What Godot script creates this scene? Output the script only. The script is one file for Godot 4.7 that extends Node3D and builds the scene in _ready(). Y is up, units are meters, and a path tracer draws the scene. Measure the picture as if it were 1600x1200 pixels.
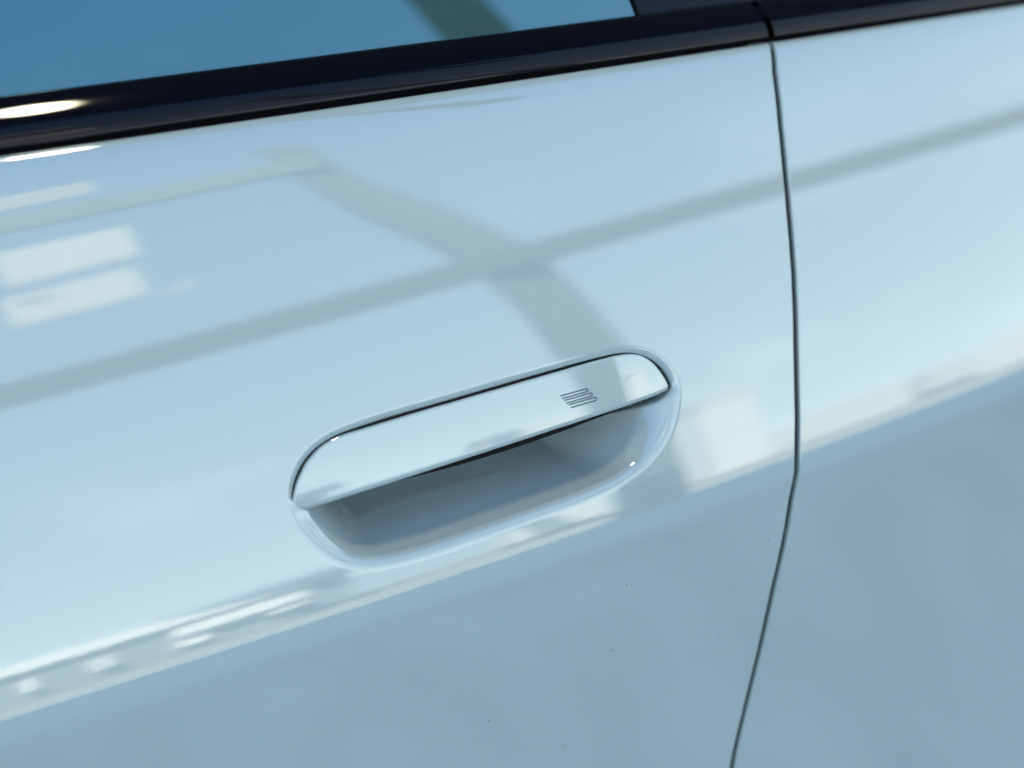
extends Node3D
# A pale blue car's front door with its flush handle, under a canopy facing an open forecourt.
# Car axes: x runs to the rear of the car, y up, z out of the door towards the viewer. The shut line of the belt is about 1.07 m up.

const OUT := Vector3(0, 0, 1)
const BELT := 1.0735                 # height of the top edge of the door skin
const CREASE := Vector3(0.0196, -0.0012, 0.8136)   # the body crease: height as a quadratic of x
const BOW := 1.0 / 16.0              # plan curvature of the body side
var tilt_q := PackedFloat32Array([-1.0, -0.5, -0.2, -0.05, -0.004, 0.004, 0.012, 0.02, 0.034, 0.06, 0.12, 0.215, 0.243, 0.2585, 0.3, 0.6])
var tilt_t := PackedFloat32Array([4.0, -2.0, -8.0, -11.5, -10.0, 6.0, 9.2, 10.8, 12.3, 13.0, 15.3, 19.8, 23.3, 41.0, 44.0, 44.0])
var prof := PackedFloat32Array()     # depth of the body section by height above the crease
# the rim of the handle recess, and the silhouette of the grip, in metres on the door
var rim_pts := PackedFloat32Array([-0.1293, 0.8851, -0.1259, 0.8949, -0.1198, 0.9032, -0.1116, 0.9096, -0.1021, 0.9136, -0.0919, 0.9158, -0.0815, 0.9168, -0.0712, 0.9174, -0.0608, 0.9178, -0.0504, 0.9180, -0.0400, 0.9181, -0.0296, 0.9182, -0.0192, 0.9184, -0.0088, 0.9186, 0.0016, 0.9188, 0.0120, 0.9190, 0.0224, 0.9191, 0.0328, 0.9192, 0.0432, 0.9193, 0.0536, 0.9194, 0.0640, 0.9193, 0.0744, 0.9191, 0.0848, 0.9185, 0.0951, 0.9169, 0.1048, 0.9133, 0.1133, 0.9073, 0.1197, 0.8992, 0.1226, 0.8893, 0.1211, 0.8791, 0.1164, 0.8698, 0.1100, 0.8616, 0.1022, 0.8548, 0.0932, 0.8495, 0.0836, 0.8457, 0.0735, 0.8432, 0.0632, 0.8415, 0.0529, 0.8404, 0.0425, 0.8396, 0.0321, 0.8391, 0.0217, 0.8388, 0.0113, 0.8385, 0.0009, 0.8383, -0.0095, 0.8380, -0.0199, 0.8378, -0.0303, 0.8377, -0.0407, 0.8375, -0.0511, 0.8374, -0.0615, 0.8376, -0.0719, 0.8381, -0.0822, 0.8390, -0.0925, 0.8407, -0.1024, 0.8439, -0.1112, 0.8493, -0.1185, 0.8567, -0.1243, 0.8653, -0.1285, 0.8748])
var grip_pts := PackedFloat32Array([-0.1247, 0.8808, -0.1239, 0.8852, -0.1218, 0.8899, -0.1192, 0.8943, -0.1159, 0.8982, -0.1124, 0.9019, -0.1082, 0.9048, -0.1038, 0.9073, -0.0989, 0.9090, -0.0939, 0.9100, -0.0888, 0.9106, -0.0837, 0.9108, -0.0786, 0.9109, -0.0735, 0.9111, -0.0683, 0.9112, -0.0632, 0.9114, -0.0581, 0.9115, -0.0530, 0.9117, -0.0478, 0.9118, -0.0427, 0.9119, -0.0376, 0.9120, -0.0324, 0.9121, -0.0273, 0.9121, -0.0222, 0.9122, -0.0171, 0.9123, -0.0119, 0.9124, -0.0068, 0.9125, -0.0017, 0.9126, 0.0034, 0.9126, 0.0086, 0.9127, 0.0137, 0.9128, 0.0188, 0.9129, 0.0239, 0.9130, 0.0291, 0.9130, 0.0342, 0.9131, 0.0393, 0.9132, 0.0445, 0.9132, 0.0496, 0.9133, 0.0547, 0.9134, 0.0598, 0.9134, 0.0650, 0.9135, 0.0701, 0.9135, 0.0752, 0.9134, 0.0803, 0.9134, 0.0855, 0.9131, 0.0906, 0.9126, 0.0955, 0.9115, 0.1003, 0.9098, 0.1045, 0.9069, 0.1082, 0.9034, 0.1111, 0.8992, 0.1135, 0.8947, 0.1153, 0.8899, 0.1150, 0.8862, 0.1101, 0.8852, 0.1050, 0.8848, 0.0999, 0.8846, 0.0948, 0.8845, 0.0897, 0.8843, 0.0845, 0.8842, 0.0794, 0.8840, 0.0743, 0.8839, 0.0692, 0.8838, 0.0640, 0.8836, 0.0589, 0.8835, 0.0538, 0.8833, 0.0487, 0.8832, 0.0435, 0.8830, 0.0384, 0.8829, 0.0333, 0.8828, 0.0282, 0.8826, 0.0230, 0.8825, 0.0179, 0.8823, 0.0128, 0.8822, 0.0077, 0.8821, 0.0025, 0.8819, -0.0026, 0.8818, -0.0077, 0.8817, -0.0128, 0.8815, -0.0180, 0.8814, -0.0231, 0.8813, -0.0282, 0.8812, -0.0333, 0.8810, -0.0385, 0.8809, -0.0436, 0.8808, -0.0487, 0.8806, -0.0539, 0.8805, -0.0590, 0.8804, -0.0641, 0.8803, -0.0692, 0.8801, -0.0744, 0.8800, -0.0795, 0.8799, -0.0846, 0.8798, -0.0897, 0.8797, -0.0949, 0.8796, -0.1000, 0.8795, -0.1051, 0.8794, -0.1102, 0.8793, -0.1154, 0.8792, -0.1205, 0.8796])
var gap_pts := PackedFloat32Array([0.1542, 0.6143, 0.1646, 0.6596, 0.1744, 0.6994, 0.1821, 0.7391, 0.1885, 0.7738, 0.1918, 0.8017, 0.1959, 0.8177, 0.2043, 0.8495, 0.2142, 0.8867, 0.2245, 0.9239, 0.2313, 0.9502, 0.2386, 0.9804, 0.2481, 1.0185, 0.2577, 1.0532, 0.2664, 1.0724, 0.2779, 1.0879])                 # the shut line behind the door: x, y upwards
var rim: PackedVector2Array
var grip: PackedVector2Array
var M := {}

# ------------------------------------------------------------------ small helpers
func lerp_table(xs: PackedFloat32Array, ys: PackedFloat32Array, x: float) -> float:
	if x <= xs[0]:
		return ys[0]
	for i in range(1, xs.size()):
		if x <= xs[i]:
			return lerpf(ys[i - 1], ys[i], (x - xs[i - 1]) / (xs[i] - xs[i - 1]))
	return ys[ys.size() - 1]

func make_section() -> void:
	var n := 3201
	var raw := PackedFloat32Array()
	for i in n:
		raw.append(lerp_table(tilt_q, tilt_t, -1.0 + i * 0.0005))
	var t := PackedFloat32Array()
	for i in n:
		var s := 0.0
		for k in range(-9, 10):
			s += raw[clampi(i + k, 0, n - 1)]
		t.append(s / 19.0)
	prof.resize(n)
	var z := 0.0
	for i in n:
		z -= tan(deg_to_rad(t[i])) * 0.0005
		prof[i] = z
	var zero := prof[2000]
	for i in n:
		prof[i] -= zero

func crease_y(x: float) -> float:
	return CREASE.x * x * x + CREASE.y * x + CREASE.z

func body_z(x: float, y: float) -> float:
	var q := clampf((y - crease_y(x) + 1.0) * 2000.0, 0.0, 3199.0)
	var i := int(q)
	return lerpf(prof[i], prof[i + 1], q - i) - BOW * x * x

func body(x: float, y: float) -> Vector3:
	return Vector3(x, y, body_z(x, y))

func body_n(x: float, y: float) -> Vector3:
	var e := 0.0006
	return Vector3(-(body_z(x + e, y) - body_z(x - e, y)), -(body_z(x, y + e) - body_z(x, y - e)), 2.0 * e).normalized()

func gap_x(y: float) -> float:
	# Catmull-Rom through the traced shut line
	var n := gap_pts.size() / 2
	if y <= gap_pts[1]:
		return gap_pts[0] + (y - gap_pts[1]) * 0.235
	if y >= gap_pts[2 * n - 1]:
		return gap_pts[2 * n - 2] + (y - gap_pts[2 * n - 1]) * 0.31
	for i in range(1, n):
		if y <= gap_pts[2 * i + 1]:
			var a := maxi(i - 2, 0)
			var d := mini(i + 1, n - 1)
			var w := (y - gap_pts[2 * i - 1]) / (gap_pts[2 * i + 1] - gap_pts[2 * i - 1])
			return cubic_interpolate(gap_pts[2 * i - 2], gap_pts[2 * i], gap_pts[2 * a], gap_pts[2 * d], w)
	return 0.0

func to_points(a: PackedFloat32Array) -> PackedVector2Array:
	var r := PackedVector2Array()
	for i in a.size() / 2:
		r.append(Vector2(a[2 * i], a[2 * i + 1]))
	return r

func dense(loop: PackedVector2Array, per: int) -> PackedVector2Array:
	var n := loop.size()
	var r := PackedVector2Array()
	for i in n:
		for k in per:
			r.append(loop[i].cubic_interpolate(loop[(i + 1) % n], loop[(i + n - 1) % n], loop[(i + 2) % n], float(k) / per))
	return r

# rows of points (and of normals, if given) become one smooth sheet; `closed` joins the last column to the first
func sheet(rows: Array, norms: Array, closed: bool, first_normals := PackedVector3Array(), flip := false) -> ArrayMesh:
	var nr := rows.size()
	var nc: int = rows[0].size()
	var v := PackedVector3Array()
	var nn := PackedVector3Array()
	for r in nr:
		v.append_array(rows[r])
	if norms.size() == nr:
		for r in nr:
			nn.append_array(norms[r])
	else:
		for r in nr:
			for c in nc:
				if r == 0 and first_normals.size() == nc:
					nn.append(first_normals[c])
					continue
				var c0 := (c + nc - 1) % nc if closed else maxi(c - 1, 0)
				var c1 := (c + 1) % nc if closed else mini(c + 1, nc - 1)
				var du: Vector3 = rows[r][c1] - rows[r][c0]
				var dv: Vector3 = rows[mini(r + 1, nr - 1)][c] - rows[maxi(r - 1, 0)][c]
				var n := du.cross(dv).normalized()
				nn.append(-n if flip else n)
	var idx := PackedInt32Array()
	for r in nr - 1:
		for c in (nc if closed else nc - 1):
			var c1 := (c + 1) % nc
			var a := r * nc + c
			var b := r * nc + c1
			var d := (r + 1) * nc + c
			var e := (r + 1) * nc + c1
			if flip:
				idx.append_array([a, b, e, a, e, d])
			else:
				idx.append_array([a, e, b, a, d, e])
	var arr := []
	arr.resize(Mesh.ARRAY_MAX)
	arr[Mesh.ARRAY_VERTEX] = v
	arr[Mesh.ARRAY_NORMAL] = nn
	arr[Mesh.ARRAY_INDEX] = idx
	var m := ArrayMesh.new()
	m.add_surface_from_arrays(Mesh.PRIMITIVE_TRIANGLES, arr)
	return m

func merge(parts: Array) -> ArrayMesh:
	var v := PackedVector3Array()
	var n := PackedVector3Array()
	var idx := PackedInt32Array()
	for p in parts:
		var a: Array = p.surface_get_arrays(0)
		var off := v.size()
		v.append_array(a[Mesh.ARRAY_VERTEX])
		n.append_array(a[Mesh.ARRAY_NORMAL])
		for i in a[Mesh.ARRAY_INDEX]:
			idx.append(i + off)
	var arr := []
	arr.resize(Mesh.ARRAY_MAX)
	arr[Mesh.ARRAY_VERTEX] = v
	arr[Mesh.ARRAY_NORMAL] = n
	arr[Mesh.ARRAY_INDEX] = idx
	var m := ArrayMesh.new()
	m.add_surface_from_arrays(Mesh.PRIMITIVE_TRIANGLES, arr)
	return m

func part(called: String, mesh: Mesh, mat: Material, parent: Node) -> MeshInstance3D:
	var o := MeshInstance3D.new()
	o.name = called
	o.mesh = mesh
	o.material_override = mat
	parent.add_child(o, true)
	return o

func numbered(called: String) -> String:
	if not has_node(called):
		return called
	var k := 1
	while has_node("%s_%03d" % [called, k]):
		k += 1
	return "%s_%03d" % [called, k]

func thing(called: String, label: String, category: String, at := Vector3.ZERO, group := "") -> Node3D:
	var o := Node3D.new()
	o.name = numbered(called)
	add_child(o)
	o.position = at
	tag(o, label, category, group)
	return o

func tag(o: Node, label: String, category: String, group := "") -> void:
	o.set_meta("label", label)
	o.set_meta("category", category)
	if group:
		o.set_meta("group", group)

func structure(called: String, mesh: Mesh, mat: Material, at := Vector3.ZERO) -> MeshInstance3D:
	var o := part(called, mesh, mat, self)
	o.position = at
	o.set_meta("kind", "structure")
	return o

func box(size: Vector3, chamfer := 0.0) -> Mesh:
	if chamfer <= 0.0:
		var b := BoxMesh.new()
		b.size = size
		return b
	var st := SurfaceTool.new()
	st.begin(Mesh.PRIMITIVE_TRIANGLES)
	st.set_smooth_group(-1)
	var h := size / 2
	var c := chamfer
	var ring := func(x: float, z: float, y: float) -> Array:
		return [Vector3(-x, y, -z + c), Vector3(-x + c, y, -z), Vector3(x - c, y, -z), Vector3(x, y, -z + c), Vector3(x, y, z - c), Vector3(x - c, y, z), Vector3(-x + c, y, z), Vector3(-x, y, z - c)]
	var rings := [ring.call(h.x - c, h.z - c, -h.y), ring.call(h.x, h.z, -h.y + c), ring.call(h.x, h.z, h.y - c), ring.call(h.x - c, h.z - c, h.y)]
	for r in 3:
		for k in 8:
			var a: Vector3 = rings[r][k]
			var b: Vector3 = rings[r][(k + 1) % 8]
			var d: Vector3 = rings[r + 1][k]
			var e: Vector3 = rings[r + 1][(k + 1) % 8]
			for p in [a, e, d, a, b, e]:
				st.add_vertex(p)
	for k in range(1, 7):
		for p in [rings[0][0], rings[0][k + 1], rings[0][k]]:
			st.add_vertex(p)
		for p in [rings[3][0], rings[3][k], rings[3][k + 1]]:
			st.add_vertex(p)
	st.generate_normals()
	return st.commit()

# a square-section bar swept along a path, `w` wide across the path in its plane and `d` deep along z
func bar(path: Array, w: Array, d: float) -> Mesh:
	var rows := []
	for i in path.size():
		var a: Vector3 = path[maxi(i - 1, 0)]
		var b: Vector3 = path[mini(i + 1, path.size() - 1)]
		var side: Vector3 = (b - a).cross(OUT).normalized() * w[i] / 2.0
		var p: Vector3 = path[i]
		var f := OUT * d / 2.0
		rows.append(PackedVector3Array([p - side - f, p + side - f, p + side + f, p - side + f]))
	var st := SurfaceTool.new()
	st.begin(Mesh.PRIMITIVE_TRIANGLES)
	st.set_smooth_group(-1)
	for r in rows.size() - 1:
		for k in 4:
			var k1 := (k + 1) % 4
			for p in [rows[r][k], rows[r + 1][k1], rows[r][k1], rows[r][k], rows[r + 1][k], rows[r + 1][k1]]:
				st.add_vertex(p)
	st.generate_normals()
	return st.commit()

func tube(path: PackedVector3Array, radius: float) -> ArrayMesh:
	var rows := []
	var n := path.size()
	for i in range(-1, n + 1):
		var j := clampi(i, 0, n - 1)
		var t := (path[mini(j + 1, n - 1)] - path[maxi(j - 1, 0)]).normalized()
		var u := t.cross(OUT).normalized()
		var w := u.cross(t)
		var r := radius if i >= 0 and i < n else radius * 0.15
		var at := path[j] + t * (0.0 if i >= 0 and i < n else radius * 0.7 * (-1 if i < 0 else 1))
		var row := PackedVector3Array()
		for k in 8:
			row.append(at + (u * cos(k * TAU / 8) + w * sin(k * TAU / 8)) * r)
		rows.append(row)
	return sheet(rows, [], true, PackedVector3Array(), true)

func mat(albedo: Color, rough: float, metal := 0.0, spec := 0.5) -> StandardMaterial3D:
	var m := StandardMaterial3D.new()
	m.albedo_color = albedo.linear_to_srgb()
	m.roughness = rough
	m.metallic = metal
	m.metallic_specular = spec
	return m

func noise_tex(seed_: int, freq: float, lo: Color, hi: Color, size := 512, octaves := 4) -> NoiseTexture2D:
	var n := FastNoiseLite.new()
	n.seed = seed_
	n.frequency = freq
	n.fractal_octaves = octaves
	var t := NoiseTexture2D.new()
	t.width = size
	t.height = size
	t.seamless = true
	t.noise = n
	var g := Gradient.new()
	g.set_color(0, lo.linear_to_srgb())
	g.set_color(1, hi.linear_to_srgb())
	t.color_ramp = g
	return t

func make_materials() -> void:
	var p := mat(Color(0.47, 0.60, 0.635), 0.045, 0.17)
	p.clearcoat_enabled = true
	p.clearcoat = 1.0
	p.clearcoat_roughness = 0.02
	var peel := FastNoiseLite.new()
	peel.seed = 21
	peel.frequency = 0.045
	peel.fractal_octaves = 2
	var pt := NoiseTexture2D.new()
	pt.width = 512
	pt.height = 512
	pt.seamless = true
	pt.as_normal_map = true
	pt.bump_strength = 2.0
	pt.noise = peel
	p.normal_enabled = true
	p.normal_texture = pt
	p.normal_scale = 0.014
	p.uv1_triplanar = true
	p.uv1_world_triplanar = true
	p.uv1_scale = Vector3(9, 9, 9)
	M.paint = p
	M.recess = p
	M.gloss_black = mat(Color(0.002, 0.003, 0.008), 0.04, 0.0, 0.38)
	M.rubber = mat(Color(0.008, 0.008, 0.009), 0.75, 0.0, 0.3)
	M.dark = mat(Color(0.012, 0.013, 0.015), 0.85, 0.0, 0.3)
	M.dust = mat(Color(0.10, 0.13, 0.13), 0.9)
	M.emblem = mat(Color(0.10, 0.16, 0.21), 0.35, 0.3)
	var g := mat(Color(0.15, 0.33, 0.36), 0.02, 0.7)
	M.glass = g
	M.steel = mat(Color(0.14, 0.165, 0.172), 0.9, 0.0, 0.2)
	M.white = mat(Color(0.86, 0.85, 0.82), 0.6)
	M.board = mat(Color(0.62, 0.61, 0.60), 0.7)
	M.pale = mat(Color(0.40, 0.395, 0.39), 0.75)
	M.rail = mat(Color(0.10, 0.107, 0.107), 0.9, 0.0, 0.2)
	M.lintel = mat(Color(0.19, 0.21, 0.215), 0.9, 0.0, 0.2)
	M.render = mat(Color(0.68, 0.66, 0.62), 0.8)
	M.canopy = mat(Color(0.05, 0.05, 0.05), 0.7)
	var a := mat(Color(1, 1, 1), 0.8)
	a.albedo_texture = noise_tex(3, 0.02, Color(0.25, 0.325, 0.355), Color(0.55, 0.64, 0.67))
	a.uv1_triplanar = true
	a.uv1_world_triplanar = true
	a.uv1_scale = Vector3(0.4, 0.4, 0.4)
	M.asphalt = a
	var b := mat(Color(1, 1, 1), 0.85)
	b.albedo_texture = noise_tex(5, 0.03, Color(0.36, 0.33, 0.28), Color(0.46, 0.43, 0.38))
	b.uv1_triplanar = true
	b.uv1_world_triplanar = true
	b.uv1_scale = Vector3(0.3, 0.3, 0.3)
	M.paving = b
	M.facade = mat(Color(0.3, 0.34, 0.38), 0.5)
	M.far_glass = mat(Color(0.05, 0.08, 0.1), 0.08)
	var l := mat(Color(0.9, 0.88, 0.8), 0.5)
	l.emission_enabled = true
	l.emission = Color(1.0, 0.95, 0.82)
	l.emission_energy_multiplier = 24.0
	M.lamp = l

# thin streaked clouds all round the horizon, as light added to the sky
func cloud_cover() -> ImageTexture:
	var n := FastNoiseLite.new()
	n.seed = 11
	n.frequency = 1.0
	n.fractal_octaves = 5
	var im := Image.create(1024, 512, false, Image.FORMAT_RGBAF)
	for j in 512:
		var el := PI / 2 - PI * (j + 0.5) / 512.0
		if el < 0.0:
			continue
		for i in 1024:
			var az := TAU * (i + 0.5) / 1024.0
			var d := Vector3(cos(el) * cos(az), sin(el), cos(el) * sin(az))
			# the streaks lie flat: they are cut from a layer, so they crowd together towards the horizon
			var layer := d / (d.y + 0.12)
			var v := n.get_noise_3d(layer.x * 0.55, 0.0, layer.z * 0.55) + 0.35 * n.get_noise_3d(layer.x * 2.1 + 9.0, 3.0, layer.z * 2.1)
			var c := smoothstep(-0.1, 0.7, v) * exp(-el / deg_to_rad(9.0)) * 0.7 + smoothstep(0.0, 0.7, v) * 0.2 + exp(-el / deg_to_rad(5.0)) * 0.75
			im.set_pixel(i, j, Color(0.40, 0.38, 0.35, minf(c, 1.0)))
	return ImageTexture.create_from_image(im)

# ------------------------------------------------------------------ the car
func edge_drop(d: float, r: float) -> float:
	# how far a panel's rounded edge has turned inwards, d being the distance left to the edge
	return 0.0 if d >= r else r - sqrt(maxf(r * r - (r - d) * (r - d), 0.0))

# body skin between the columns of x given by `column(w, y)` for w in ws; both panels turn in at the shut line and at the belt
func skin(ws: Array, column: Callable, edge_sign: float, ys: Array, skip: Callable) -> ArrayMesh:
	var v := PackedVector3Array()
	var nn := PackedVector3Array()
	var idx := PackedInt32Array()
	var nc := ws.size()
	for y in ys:
		for w in ws:
			var s: Array = column.call(w, y)
			v.append(s[0])
			nn.append(s[1])
	for r in ys.size() - 1:
		for c in nc - 1:
			if skip.call(r, c):
				continue
			var a := r * nc + c
			idx.append_array([a, a + nc, a + nc + 1, a, a + nc + 1, a + 1])
	var arr := []
	arr.resize(Mesh.ARRAY_MAX)
	arr[Mesh.ARRAY_VERTEX] = v
	arr[Mesh.ARRAY_NORMAL] = nn
	arr[Mesh.ARRAY_INDEX] = idx
	var m := ArrayMesh.new()
	m.add_surface_from_arrays(Mesh.PRIMITIVE_TRIANGLES, arr)
	return m

const GAP := 0.0043      # width of the shut line
const GAP_R := 0.0012    # radius of the panel edges along it
const BELT_R := 0.006    # radius of the panel edge at the belt

# a point of a panel at distance d from its shut-line edge (negative: down the return flange) and at height code y (above BELT: round the top edge)
func panel_point(x: float, d: float, y: float, towards: float) -> Array:
	var yy := y
	var n: Vector3
	var p: Vector3
	# the belt edge: from BELT - BELT_R the skin turns inwards over a quarter circle, then runs back
	var over := y - (BELT - BELT_R)
	if over <= 0.0:
		p = body(x, y)
		n = body_n(x, y)
	else:
		var base := body(x, BELT - BELT_R)
		var n0 := body_n(x, BELT - BELT_R)
		var upv := Vector3(0, n0.z, -n0.y).normalized()
		var ang := minf(over / BELT_R, PI / 2)
		var extra := maxf(over - BELT_R * PI / 2, 0.0)
		p = base + upv * BELT_R * sin(ang) - n0 * (BELT_R * (1.0 - cos(ang)) + extra)
		n = (n0 * cos(ang) + upv * sin(ang)).normalized()
	if d < GAP_R:
		var side := Vector3(towards, 0, 0)
		var back := Vector3(0, 0, -1)
		var a := acos(clampf(d / GAP_R, 0.0, 1.0)) if d >= 0 else PI / 2
		# keep the quarter round inside the panel: the edge stays at d = 0
		var drop := GAP_R * (1.0 - sin(acos(clampf(1.0 - d / GAP_R, 0.0, 1.0)))) if d >= 0 else GAP_R - d
		p += back * drop
		var lean := clampf(1.0 - d / GAP_R, 0.0, 1.0)
		n = (n * sqrt(maxf(1.0 - lean * lean, 0.0)) + side * lean).normalized()
	return [p, n]

func steps(from: float, to: float, by: float) -> Array:
	var r := []
	var n := maxi(int(round((to - from) / by)), 1)
	for i in n:
		r.append(lerpf(from, to, float(i) / n))
	return r

const HOLE := Rect2(-0.150, 0.826, 0.285, 0.108)    # grid cells taken out of the door for the recess

func make_car() -> void:
	var car := thing("parked_car", "pale ice blue car seen close at its door, flush handle and black window trim", "car")
	# heights of the rows of the skin
	var ys: Array = steps(0.2, 0.6, 0.02) + steps(0.6, 0.79, 0.005) + steps(0.79, 0.826, 0.001) + steps(0.826, 0.934, 0.002) + steps(0.934, BELT - BELT_R, 0.003)
	for k in 11:
		ys.append(BELT - BELT_R + BELT_R * PI / 2 * k / 10.0)
	ys.append(BELT + BELT_R * 0.58 + 0.03)
	# door: fixed columns up to the recess and past it, then columns that follow the shut line
	var xs: Array = steps(-1.7, -0.42, 0.04) + steps(-0.42, -0.150, 0.005) + steps(-0.150, 0.135, 0.0025)
	var ws: Array = []
	for x in xs:
		ws.append(Vector2(x, 0))
	for k in range(0, 26):
		ws.append(Vector2(0.135, k / 26.0))
	for d in [GAP_R, GAP_R * 0.85, GAP_R * 0.7, GAP_R * 0.5, GAP_R * 0.35, GAP_R * 0.2, GAP_R * 0.1, GAP_R * 0.03, 0.0, -0.004, -0.02]:
		ws.append(Vector2(-1, d))
	var door_col := func(w: Vector2, y: float) -> Array:
		var edge := gap_x(minf(y, BELT)) - GAP / 2
		if w.x == -1.0 and w.y < 0.5 and w.y != 0.0 or (w.x == -1.0 and w.y == 0.0 and false):
			return panel_point(edge - maxf(w.y, 0.0), w.y, y, 1.0)
		if w.y > 0.0:
			var x := lerpf(0.135, edge - GAP_R, w.y)
			return panel_point(x, 1.0, y, 1.0)
		return panel_point(w.x, 1.0, y, 1.0)
	# (-1, 0) would be both the first column and the edge itself: nudge the edge
	for k in ws.size():
		if k > xs.size() and ws[k].x == -1.0 and ws[k].y == 0.0:
			ws[k] = Vector2(-1, 1e-7)
	var y0 := ys.find(ys.filter(func(y): return y > HOLE.position.y - 1e-5)[0])
	var y1 := ys.find(ys.filter(func(y): return y > HOLE.end.y - 1e-5)[0])
	var x0 := xs.find(xs.filter(func(x): return x > HOLE.position.x - 1e-5)[0])
	var x1 := xs.size()     # the column x = 0.135
	var skip := func(r: int, c: int) -> bool: return r >= y0 and r < y1 and c >= x0 and c < x1
	var main := skin(ws, door_col, 1.0, ys, skip)
	# the patch between the rectangular opening of the grid and the rim of the recess
	var border := PackedVector2Array()
	for c in range(x0, x1):
		border.append(Vector2(ws[c].x, ys[y0]))
	for r in range(y0, y1):
		border.append(Vector2(0.135, ys[r]))
	for c in range(x1, x0, -1):
		border.append(Vector2(ws[c].x if c < x1 else 0.135, ys[y1]))
	for r in range(y1, y0, -1):
		border.append(Vector2(ws[x0].x, ys[r]))
	var centre := Vector2(-0.004, 0.879)
	var fine := dense(rim, 40)
	var on_rim := PackedVector2Array()
	for b in border:
		on_rim.append(cross_at(fine, centre, spread(b, centre)))
	var rows := []
	var norms := []
	for k in 11:
		var pr := PackedVector3Array()
		var nr := PackedVector3Array()
		for i in border.size():
			var q := border[i].lerp(on_rim[i], k / 10.0)
			pr.append(body(q.x, q.y))
			nr.append(body_n(q.x, q.y))
		rows.append(pr)
		norms.append(nr)
	var patch := sheet(rows, norms, true)
	var door := part("front_door", merge([main, patch]), M.paint, car)
	make_recess(door, on_rim)
	# a few specks of dust on the lower door
	var speck := SphereMesh.new()
	speck.radius = 0.00042
	speck.height = 0.0005
	speck.radial_segments = 8
	speck.rings = 4
	for q in [[0.1655, 0.779], [0.174, 0.7772], [0.064, 0.783], [0.1385, 0.7195], [0.1435, 0.7335], [0.152, 0.724], [0.055, 0.742], [-0.03, 0.727], [0.10, 0.694], [0.02, 0.689]]:
		var o := part("dust_speck", speck, M.dust, door)
		o.position = body(q[0], q[1]) + body_n(q[0], q[1]) * 0.0001
		o.rotation.x = PI / 2 - 0.2
	make_handle(car)

	# the panel behind the shut line
	var rws: Array = []
	for d in [-0.02, -0.004, 0.0, GAP_R * 0.03, GAP_R * 0.1, GAP_R * 0.2, GAP_R * 0.35, GAP_R * 0.5, GAP_R * 0.7, GAP_R * 0.85, GAP_R]:
		rws.append(Vector2(0, d))
	for k in range(1, 46):
		rws.append(Vector2(1, k / 45.0))
	var rear_col := func(w: Vector2, y: float) -> Array:
		var edge := gap_x(minf(y, BELT)) + GAP / 2
		if w.x == 0.0:
			return panel_point(edge + maxf(w.y, 0.0), w.y, y, -1.0)
		return panel_point(lerpf(edge + GAP_R, 1.7, w.y * w.y * 0.6 + w.y * 0.4), 1.0, y, -1.0)
	part("rear_panel", skin(rws, rear_col, -1.0, ys, func(_r, _c): return false), M.paint, car)

	make_greenhouse(car)
	# what stands behind the skins: door frames with their rubber, so that no light comes through the shut lines
	var seal := PackedVector3Array()
	for k in 60:
		var y := lerpf(0.2, 1.065, k / 59.0)
		seal.append(body(gap_x(y), y) + Vector3(0, 0, -0.0044))
	part("door_seal", tube(seal, 0.0023), M.rubber, car)
	var core := part("inner_frame", box(Vector3(2.6, 0.85, 0.06), 0.01), M.paint, car)
	core.position = Vector3(0.0, 0.625, -0.26)
	var cabin := part("cabin", box(Vector3(2.6, 0.40, 0.5), 0.03), M.dark, car)
	cabin.position = Vector3(0.0, 1.27, -0.68)
	var lid := part("roof", box(Vector3(3.4, 0.05, 1.5), 0.02), M.paint, car)
	lid.position = Vector3(0, 1.525, -1.04)

# the border of the recess opening, spread so that the ends of the rim get their share of points
func spread(b: Vector2, centre: Vector2) -> Vector2:
	return b - centre

func cross_at(loop: PackedVector2Array, centre: Vector2, dir: Vector2) -> Vector2:
	var n := loop.size()
	for i in n:
		var a := loop[i] - centre
		var b := loop[(i + 1) % n] - centre
		if dir.dot(a) <= 0.0:
			continue
		var ca := dir.cross(a)
		var cb := dir.cross(b)
		if ca == 0.0:
			return loop[i]
		if (ca < 0.0) != (cb < 0.0):
			return loop[i].lerp(loop[(i + 1) % n], ca / (ca - cb))
	return loop[0]

const TROUGH := Vector2(-0.076, 0.056)     # the deep middle of the recess; its ends slope up to the rim

# 0 beside the deep trough, 1 at the ends of the recess
func endness(p: Vector2, c: Vector2) -> float:
	return smoothstep(0.0, 0.045, absf(p.x - c.x))

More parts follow.
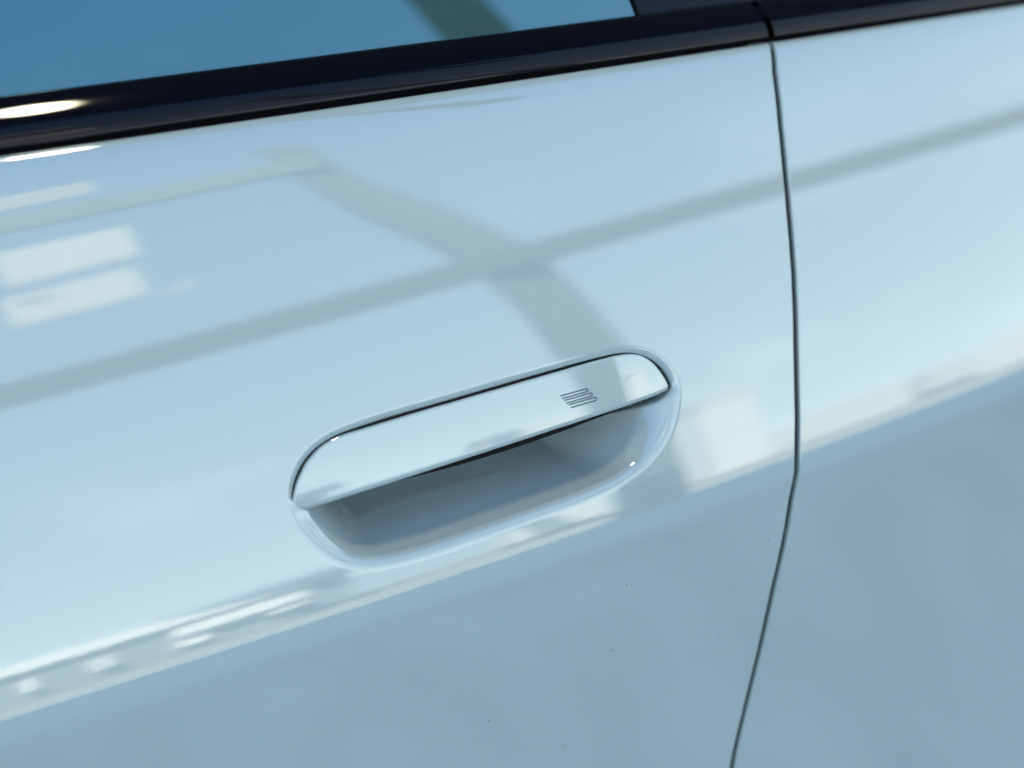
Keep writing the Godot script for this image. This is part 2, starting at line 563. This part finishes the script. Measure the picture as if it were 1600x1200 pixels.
func make_recess(door: Node, on_rim: PackedVector2Array) -> void:
	var n := on_rim.size()
	var inward := PackedVector2Array()
	var low := PackedFloat32Array()
	for i in n:
		var t := on_rim[(i + 3) % n] - on_rim[(i + n - 3) % n]
		inward.append(Vector2(-t.y, t.x).normalized())    # the loop runs counter-clockwise, so this points inwards
		low.append(1.0 - smoothstep(0.879, 0.890, on_rim[i].y))    # 1 along the open lower part, 0 where the grip stands in its slot
	for pass_ in 4:
		var s := inward.duplicate()
		for i in n:
			inward[i] = (s[(i + n - 1) % n] + s[i] * 2.0 + s[(i + 1) % n]).normalized()
	var deep := 0.075
	var rows := []
	var first := PackedVector3Array()
	var radius := PackedFloat32Array()
	var turns := PackedFloat32Array()
	for i in n:
		var c := Vector2(clampf(on_rim[i].x, TROUGH.x, TROUGH.y), 0.8795)
		radius.append(lerpf(0.0066, 0.0095, low[i]))     # the length of the lip along its curve
		turns.append(lerpf(PI / 2, atan(lerpf(1.2, 0.5, endness(on_rim[i], c)) * deep / maxf(on_rim[i].distance_to(c), 0.02)), low[i]))
	# the lip turns in slowly at first, then faster: `ins` is how far in and `down` how deep it has come
	var ins := PackedFloat32Array()
	var down := PackedFloat32Array()
	ins.resize(n)
	down.resize(n)
	for k in 21:
		var row := PackedVector3Array()
		for i in n:
			if k > 0:
				for sub in 4:
					var th := turns[i] * pow((k - 1 + (sub + 0.5) / 4.0) / 20.0, 1.6)
					ins[i] += cos(th) * radius[i] / 80.0
					down[i] += sin(th) * radius[i] / 80.0
			var q := on_rim[i] + inward[i] * ins[i]
			row.append(body(q.x, q.y) - body_n(q.x, q.y) * down[i])
			if k == 0:
				first.append(body_n(q.x, q.y))
		rows.append(row)
	for k in range(1, 49):              # the slot wall behind the grip, and the sloping bowl under it
		var s := k / 48.0
		var row := PackedVector3Array()
		for i in n:
			var w := low[i]
			var q0 := on_rim[i] + inward[i] * ins[i]
			var z0 := down[i]
			var c := Vector2(clampf(q0.x, TROUGH.x, TROUGH.y), 0.8795)
			var bowl := z0 + (deep - z0) * lerpf(1.0 - pow(1.0 - s, 1.15), pow(s, 1.45), endness(q0, c))
			var wall := z0 + (deep - z0) * minf(1.0, 1.0 - pow(1.0 - s, 9.0))
			var h := lerpf(wall, bowl, w)
			var sq := lerpf(pow(s, 2.2), s, w)
			var q := q0.lerp(c, minf(sq, 0.999))
			row.append(body(q.x, q.y) - body_n(q.x, q.y) * h)
		rows.append(row)
	part("handle_recess", sheet(rows, [], true, first), M.recess, door)

# the front of the grip: it follows the door a little way back, and its lower part leans in slightly
func grip_front(x: float, y: float) -> Vector3:
	var d := 0.9135 - y
	var end_fall := pow(clampf((x - 0.075) / 0.036, 0.0, 1.0), 2.0) * 0.0011
	return Vector3(x, y, body_z(x, y) - 0.0004 - d * 0.025 - d * d * 0.6 - end_fall)

func make_handle(car: Node) -> void:
	var fine := dense(grip, 5)
	var n := fine.size()
	var inward := PackedVector2Array()
	var low := PackedFloat32Array()
	for i in n:
		var t := fine[(i + 2) % n] - fine[(i + n - 2) % n]
		var d := Vector2(t.y, -t.x).normalized()     # this loop runs clockwise
		inward.append(d)
		low.append(smoothstep(0.3, 0.9, d.y))
	for pass_ in 6:
		var s := low.duplicate()
		var inw := inward.duplicate()
		for i in n:
			low[i] = (s[(i + n - 1) % n] + s[i] * 2.0 + s[(i + 1) % n]) / 4.0
			inward[i] = (inw[(i + n - 1) % n] + inw[i] * 2.0 + inw[(i + 1) % n]).normalized()
	var rows := []
	for k in range(-2, 12):
		var row := PackedVector3Array()
		for i in n:
			var w := low[i]
			var r := lerpf(0.0011, 0.0032, w)
			var turn := lerpf(PI / 2, 0.95, w)     # the lower edge is a chamfer that rolls over, the upper one a tight round
			var q: Vector2
			var h: float
			if k < 0:
				q = fine[i]
				h = (0.0035 if k == -1 else 0.010) + r * (1.0 - cos(turn))
				if k == -2:
					q += inward[i] * 0.001
			else:
				var a := turn * (1.0 - k / 11.0)
				q = fine[i] + inward[i] * r * (sin(turn) - sin(a))
				h = r * (1.0 - cos(a))
			row.append(grip_front(q.x, q.y) - Vector3(0, 0, h))
		rows.append(row)
	for k in range(1, 15):
		var row := PackedVector3Array()
		for i in n:
			var w := low[i]
			var r := lerpf(0.0011, 0.0032, w)
			var q0 := fine[i] + inward[i] * r * sin(lerpf(PI / 2, 0.95, w))
			var c := Vector2(clampf(q0.x, -0.104, 0.089), 0.8985)
			var q := q0.lerp(c, k / 14.001)
			row.append(grip_front(q.x, q.y))
		rows.append(row)
	var handle := part("door_handle", sheet(rows, [], true, PackedVector3Array(), true), M.paint, car)
	# the dark seal that shows as a line round the upper edge of the grip
	var ring := PackedVector3Array()
	var start := 0
	for i in n:
		if low[i] > 0.5 and low[(i + 1) % n] <= 0.5:
			start = (i + 3) % n
	for k in n:
		var i := (start + k) % n
		if low[i] > 0.5:
			break
		var q := fine[i] - inward[i] * 0.0004
		ring.append(grip_front(q.x, q.y) - Vector3(0, 0, 0.0017))
	part("edge_seal", tube(ring, 0.0010), M.rubber, handle)
	# the dark underside of the grip: a long lens below its lower edge
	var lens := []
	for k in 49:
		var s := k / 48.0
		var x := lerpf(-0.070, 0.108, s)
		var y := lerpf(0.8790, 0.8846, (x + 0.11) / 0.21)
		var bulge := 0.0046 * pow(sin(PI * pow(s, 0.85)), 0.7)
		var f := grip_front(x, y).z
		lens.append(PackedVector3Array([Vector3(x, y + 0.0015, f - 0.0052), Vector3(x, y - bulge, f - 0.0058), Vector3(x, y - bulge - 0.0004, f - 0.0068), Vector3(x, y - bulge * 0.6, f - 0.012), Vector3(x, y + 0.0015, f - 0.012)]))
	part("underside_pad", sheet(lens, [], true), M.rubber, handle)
	# three raised strokes with rounded ends
	# each: left ends of the upper and lower line, start of the round end, heights of the two lines
	for b in [[0.0412, 0.0419, 0.0586, 0.90010, 0.89843], [0.0432, 0.0440, 0.0609, 0.89717, 0.89540], [0.0456, 0.0464, 0.0630, 0.89420, 0.89237]]:
		var line := PackedVector3Array()
		var mid: float = (b[3] + b[4]) / 2.0
		var rad: float = (b[3] - b[4]) / 2.0
		for k in 8:
			line.append(grip_front(lerpf(b[0], b[2], k / 8.0), b[3]))
		for k in 13:
			var a := PI / 2 - PI * k / 12.0
			line.append(grip_front(b[2] + rad * cos(a), mid + rad * sin(a)))
		for k in range(1, 9):
			line.append(grip_front(lerpf(b[2], b[1], k / 8.0), b[4]))
		part("emblem_stroke", tube(line, 0.00037), M.emblem, handle)

# extrudes a section of (height above the belt, depth outwards from the belt line) along the body from x a to b
func moulding(sec: Array, a: float, b: float) -> ArrayMesh:
	var rows := []
	for p in sec:
		var row := PackedVector3Array()
		for k in 81:
			var x := lerpf(a, b, k / 80.0)
			var base := body(x, BELT)
			row.append(Vector3(x, BELT + p.x, base.z + p.y))
		rows.append(row)
	return sheet(rows, [], false)

func trim_section() -> Array:
	# from the lower edge up: a small roll, the face, a soft bend, the upper face, and back in under the glass
	var sec := [Vector2(-0.0005, -0.020), Vector2(-0.0005, -0.005)]
	var tilts := [-80.0, -50.0, -20.0, -2.0, 3.0, 5.0, 7.0]
	var p := Vector2(-0.0005, -0.0035)
	sec.append(p)
	for t in tilts:
		p += Vector2(cos(deg_to_rad(t)), -sin(deg_to_rad(t))) * 0.00035
		sec.append(p)
	for k in 16:
		var t := lerpf(14.0, 27.0, k / 15.0)
		p += Vector2(cos(deg_to_rad(t)), -sin(deg_to_rad(t))) * 0.0075 / 16
		sec.append(p)
	for k in 8:
		var t := lerpf(29.0, 36.0, k / 7.0)
		p += Vector2(cos(deg_to_rad(t)), -sin(deg_to_rad(t))) * 0.0018 / 8
		sec.append(p)
	for k in 14:
		var t := lerpf(37.0, 52.0, k / 13.0)
		p += Vector2(cos(deg_to_rad(t)), -sin(deg_to_rad(t))) * 0.0185 / 14
		sec.append(p)
	sec.append(p + Vector2(0.0003, -0.004))
	sec.append(p + Vector2(-0.002, -0.02))
	return sec

func make_greenhouse(car: Node) -> void:
	var gx := gap_x(BELT) + 0.003
	var sec := trim_section()
	part("window_trim", moulding(sec, -1.7, gx - 0.0028), M.gloss_black, car)
	part("window_trim", moulding(sec, gx + 0.0026, 1.7), M.gloss_black, car)
	var top: Vector2 = sec[sec.size() - 3]
	# a dark rubber strip behind the belt gap
	var strip := part("belt_seal", moulding([Vector2(-0.012, -0.045), Vector2(-0.012, -0.018), Vector2(0.012, -0.018), Vector2(0.012, -0.045)], -1.7, 1.7), M.rubber, car)
	strip.position = Vector3.ZERO
	# side window: a bent sheet leaning in, and the black cover of the pillar behind it
	var glass := []
	var cover := []
	var rear := []
	for k in 12:
		var h := k / 11.0 * 0.40
		var lean := deg_to_rad(26.0 + 10.0 * h)
		var row := PackedVector3Array()
		var row2 := PackedVector3Array()
		for j in 31:
			var x := lerpf(-1.7, 0.178, j / 30.0)
			row.append(Vector3(x, BELT + top.x - 0.004 + h, body_z(x, BELT) + top.y - 0.003 - h * tan(lean)))
			var x2 := lerpf(0.1805, 0.40, j / 30.0)
			row2.append(Vector3(x2, BELT + top.x - 0.004 + h, body_z(x2, BELT) + top.y - 0.0015 - h * tan(lean)))
		var row3 := PackedVector3Array()
		for j in 31:
			var x3 := lerpf(0.4025, 1.7, j / 30.0)
			row3.append(Vector3(x3, BELT + top.x - 0.004 + h, body_z(x3, BELT) + top.y - 0.003 - h * tan(lean)))
		rear.append(row3)
		glass.append(row)
		cover.append(row2)
	part("side_window", sheet(glass, [], false), M.glass, car)
	part("rear_window", sheet(rear, [], false), M.glass, car)
	part("pillar_cover", sheet(cover, [], false), M.gloss_black, car)

# ------------------------------------------------------------------ what the paint mirrors
func make_place() -> void:
	var g := PlaneMesh.new()
	g.size = Vector2(600, 600)
	structure("ground", g, M.asphalt)
	structure("pavement", box(Vector3(60, 0.10, 5.6), 0.01), M.paving, Vector3(10, 0.05, 10.6))
	# the steel frame before the canopy: it stands on a line a little askew to the car
	var fz := func(x: float) -> float: return 7.641 - 0.235 * x
	var f := thing("steel_frame", "dark steel frame of rails and a leaning post before the canopy", "frame", Vector3(0, 0, 0))
	part("rail", bar([Vector3(-5, 3.84, fz.call(-5.0)), Vector3(15, 3.84, fz.call(15.0))], [0.26, 0.26], 0.12), M.rail, f)
	part("rail", bar([Vector3(-5, 6.45, fz.call(-5.0)), Vector3(3.52, 6.39, fz.call(3.52))], [0.62, 0.38], 0.12), M.lintel, f)
	var path := []
	var wid := []
	for q in [Vector3(4.65, 0.00, 0.58), Vector3(4.63, 1.26, 0.58), Vector3(4.58, 2.46, 0.53), Vector3(4.48, 3.14, 0.50), Vector3(4.34, 3.88, 0.50), Vector3(4.05, 4.55, 0.47), Vector3(3.73, 5.14, 0.43), Vector3(3.56, 5.58, 0.40), Vector3(3.52, 6.51, 0.38), Vector3(3.52, 7.51, 0.38)]:
		path.append(Vector3(q.x, q.y, fz.call(q.x) + 0.14))
		wid.append(q.z)
	part("post", bar(path, wid, 0.12), M.steel, f)
	# white boards hung from the upper rail on thin rods
	var k := 0
	var names := ["uppermost of three white boards hung on the steel frame, level with its upper rail", "middle one of three white boards hung on the steel frame", "lowest of three white boards hung on the steel frame"]
	for b in [[0.92, 1.93, 6.76, 7.20], [0.95, 1.90, 5.15, 5.66], [0.88, 1.82, 4.60, 5.01]]:
		var mid: float = (b[0] + b[1]) / 2.0
		var w := thing("white_board", names[k], "board", Vector3(mid, b[2], fz.call(mid) - 0.1), "white boards on the frame")
		w.rotation.y = atan(0.235)
		var o := part("panel", box(Vector3(b[1] - b[0], b[3] - b[2], 0.03), 0.004), M.pale if k == 0 else M.board, w)
		o.position = Vector3(0, (b[3] - b[2]) / 2, 0)
		if k == 2:
			var mark := part("mark", bar([Vector3(-0.36, 0.33, 0), Vector3(-0.12, 0.27, 0)], [0.10, 0.02], 0.04), M.facade, w)
			mark.position.z = -0.01
		for s in [-1, 1]:
			var h := maxf(6.45 - b[3], 0.05)
			var rod := part("rod", box(Vector3(0.012, h, 0.012)), M.rail, w)
			rod.position = Vector3(s * 0.4, b[3] - b[2] + h / 2, 0.03)
		k += 1
	var plate := thing("plate", "small white plate fixed beside the lowest white board on the steel frame", "plate", Vector3(2.03, 4.55, fz.call(2.03) - 0.1))
	part("panel", bar([Vector3(-0.16, 0.0, 0), Vector3(0, 0.03, 0), Vector3(0.16, 0.06, 0)], [0.02, 0.075, 0.03], 0.02), M.board, plate)
	# the canopy over the car
	var c := thing("canopy", "dark flat canopy roof on square posts over the parked car", "canopy", Vector3(0, 0, 0))
	var roof := part("roof", box(Vector3(16, 0.25, 11.2), 0.02), M.canopy, c)
	roof.position = Vector3(1, 6.6, -3.2)
	for x in [-6.5, 8.5]:
		var p := part("post", box(Vector3(0.25, 6.47, 0.25), 0.01), M.steel, c)
		p.position = Vector3(x, 3.235, -7.0)
	var pipe := part("hanger", box(Vector3(0.21, 3.5, 0.1), 0.005), M.dark, c)
	pipe.position = Vector3(1.90, 5.2, 1.8)
	# an oblong lamp under the canopy
	var lamp := thing("ceiling_lamp", "oblong warm white lamp under the canopy roof", "lamp", Vector3(0.95, 6.475, 0.55))
	var glow := CylinderMesh.new()
	glow.top_radius = 0.5
	glow.bottom_radius = 0.5
	glow.height = 0.04
	var diffuser := part("lamp_diffuser", glow, M.lamp, lamp)
	diffuser.scale = Vector3(0.38, 1.0, 1.1)
	diffuser.position = Vector3(0, -0.05, 0)
	var frame := part("lamp_frame", glow, M.steel, lamp)
	frame.scale = Vector3(0.44, 0.9, 1.16)
	frame.position = Vector3(0, -0.02, 0)
	var light := AreaLight3D.new()
	light.name = "lamp_light"
	light.light_color = Color(1.0, 0.95, 0.82)
	light.light_energy = 1.0
	light.area_size = Vector2(0.3, 0.9)
	light.shadow_enabled = true
	light.position = Vector3(0, -0.08, 0)
	light.rotation.x = -PI / 2
	lamp.add_child(light)
	# the far side of the forecourt
	var pav := thing("pavilion", "low grey pavilion with a white roof edge across the forecourt", "building", Vector3(1.2, 0, 11.0))
	var wall := part("wall", box(Vector3(5.2, 0.96, 1.5), 0.01), M.facade, pav)
	wall.position = Vector3(0, 0.58, 1.0)
	var edge := part("roof_edge", box(Vector3(5.6, 0.13, 1.46), 0.01), M.white, pav)
	edge.position = Vector3(0, 1.125, 1.02)
	var fascia := part("fascia", box(Vector3(5.6, 0.26, 0.04), 0.008), M.white, pav)
	fascia.position = Vector3(0, 1.13, 0.20)
	fascia.rotation.x = deg_to_rad(38)
	# white panels on its front: x, y, width, height
	for s in [[-0.60, 0.62, 0.12, 0.44], [0.06, 0.62, 0.24, 0.42], [1.42, 0.80, 1.36, 0.30], [0.90, 0.47, 0.32, 0.34], [1.88, 0.55, 0.44, 0.18]]:
		var o := part("white_panel", box(Vector3(s[2], s[3], 0.05), 0.005), M.board if s[2] == 0.24 else M.white, pav)
		o.position = Vector3(s[0], s[1], 0.13)
		o.rotation.x = deg_to_rad(36)
	var plant := thing("container", "plain white box container on the pavement between pavilion and hut", "container", Vector3(5.9, 0.1, 10.6))
	var pb := part("box", box(Vector3(1.15, 1.05, 0.6), 0.02), M.white, plant)
	pb.position = Vector3(0, 0.635, 0)
	var pf := part("foot", box(Vector3(1.0, 0.12, 0.5), 0.01), M.rail, plant)
	pf.position = Vector3(0, 0.06, 0)
	var hut := thing("white_hut", "small square white hut standing at the pavement across the forecourt", "hut", Vector3(9.8, 0, 12.4))
	var hw := part("wall", box(Vector3(1.0, 2.0, 1.0), 0.02), M.white, hut)
	hw.position = Vector3(0, 1.0, 0)
	var hr := part("roof", box(Vector3(1.1, 0.08, 1.1), 0.01), M.white, hut)
	hr.position = Vector3(0, 2.04, 0)
	var bw := thing("white_wall", "long low off-white wall across the forecourt", "wall", Vector3(19, 0, 15.0))
	for s in [[-6.6, 2.8, 1.05], [-3.9, 2.6, 1.22], [-0.9, 3.4, 1.12], [2.3, 3.0, 1.38], [6.0, 4.4, 1.55]]:
		var b1 := part("wall", box(Vector3(s[1], s[2], 0.3), 0.02), M.render, bw)
		b1.position = Vector3(s[0], s[2] / 2, 0)
	var cab := thing("cabinet", "grey metal cabinet standing before the long white wall", "cabinet", Vector3(17.4, 0, 14.5))
	var cb := part("body", box(Vector3(1.5, 1.0, 0.5), 0.02), M.board, cab)
	cb.position = Vector3(0, 0.75, 0)
	var cp := part("plinth", box(Vector3(1.4, 0.25, 0.4), 0.01), M.rail, cab)
	cp.position = Vector3(0, 0.125, 0)

func _ready() -> void:
	# camera
	var cam := Camera3D.new()
	cam.name = "camera"
	add_child(cam)
	cam.transform = Transform3D(Basis(Vector3(0.84514, -0.11079, 0.52237), Vector3(0.22812, 0.95967, -0.16469), Vector3(-0.48274, 0.25835, 0.83669)).orthonormalized(), Vector3(-0.36206, 1.11376, 0.62752))
	cam.near = 0.02
	cam.far = 2000.0
	cam.fov = 30.22
	var lens := CameraAttributesPhysical.new()
	lens.frustum_focal_length = 44.44
	lens.frustum_focus_distance = 0.785
	lens.frustum_near = 0.02
	lens.frustum_far = 2000.0
	lens.exposure_aperture = 3.2
	cam.attributes = lens
	# sky
	var env := Environment.new()
	env.background_mode = Environment.BG_SKY
	env.tonemap_mode = Environment.TONE_MAPPER_LINEAR
	env.tonemap_exposure = 2.42
	env.sdfgi_enabled = true
	env.ssao_enabled = true
	env.ssil_enabled = true
	var sky := ProceduralSkyMaterial.new()
	sky.sky_top_color = Color(0.03, 0.135, 0.38).linear_to_srgb()
	sky.sky_horizon_color = Color(0.74, 0.83, 0.825).linear_to_srgb()
	sky.sky_curve = 0.42
	sky.sky_energy_multiplier = 0.95
	sky.ground_bottom_color = Color(0.12, 0.13, 0.14).linear_to_srgb()
	sky.ground_horizon_color = Color(0.5, 0.55, 0.6).linear_to_srgb()
	sky.sky_cover = cloud_cover()
	env.sky = Sky.new()
	env.sky.sky_material = sky
	var we := WorldEnvironment.new()
	we.name = "world"
	we.environment = env
	add_child(we)
	# sun: behind the car, high, so that the door is in open shade and what stands opposite is lit
	var sun := DirectionalLight3D.new()
	sun.name = "sun"
	sun.light_energy = 1.6
	sun.light_color = Color(1.0, 0.93, 0.83)
	sun.light_angular_distance = 0.5
	sun.shadow_enabled = true
	sun.rotation = Vector3(deg_to_rad(-50), deg_to_rad(180 + 30), 0)
	add_child(sun)
	make_section()
	make_materials()
	rim = to_points(rim_pts)
	rim.reverse()       # counter-clockwise
	grip = to_points(grip_pts)
	make_place()
	make_car()
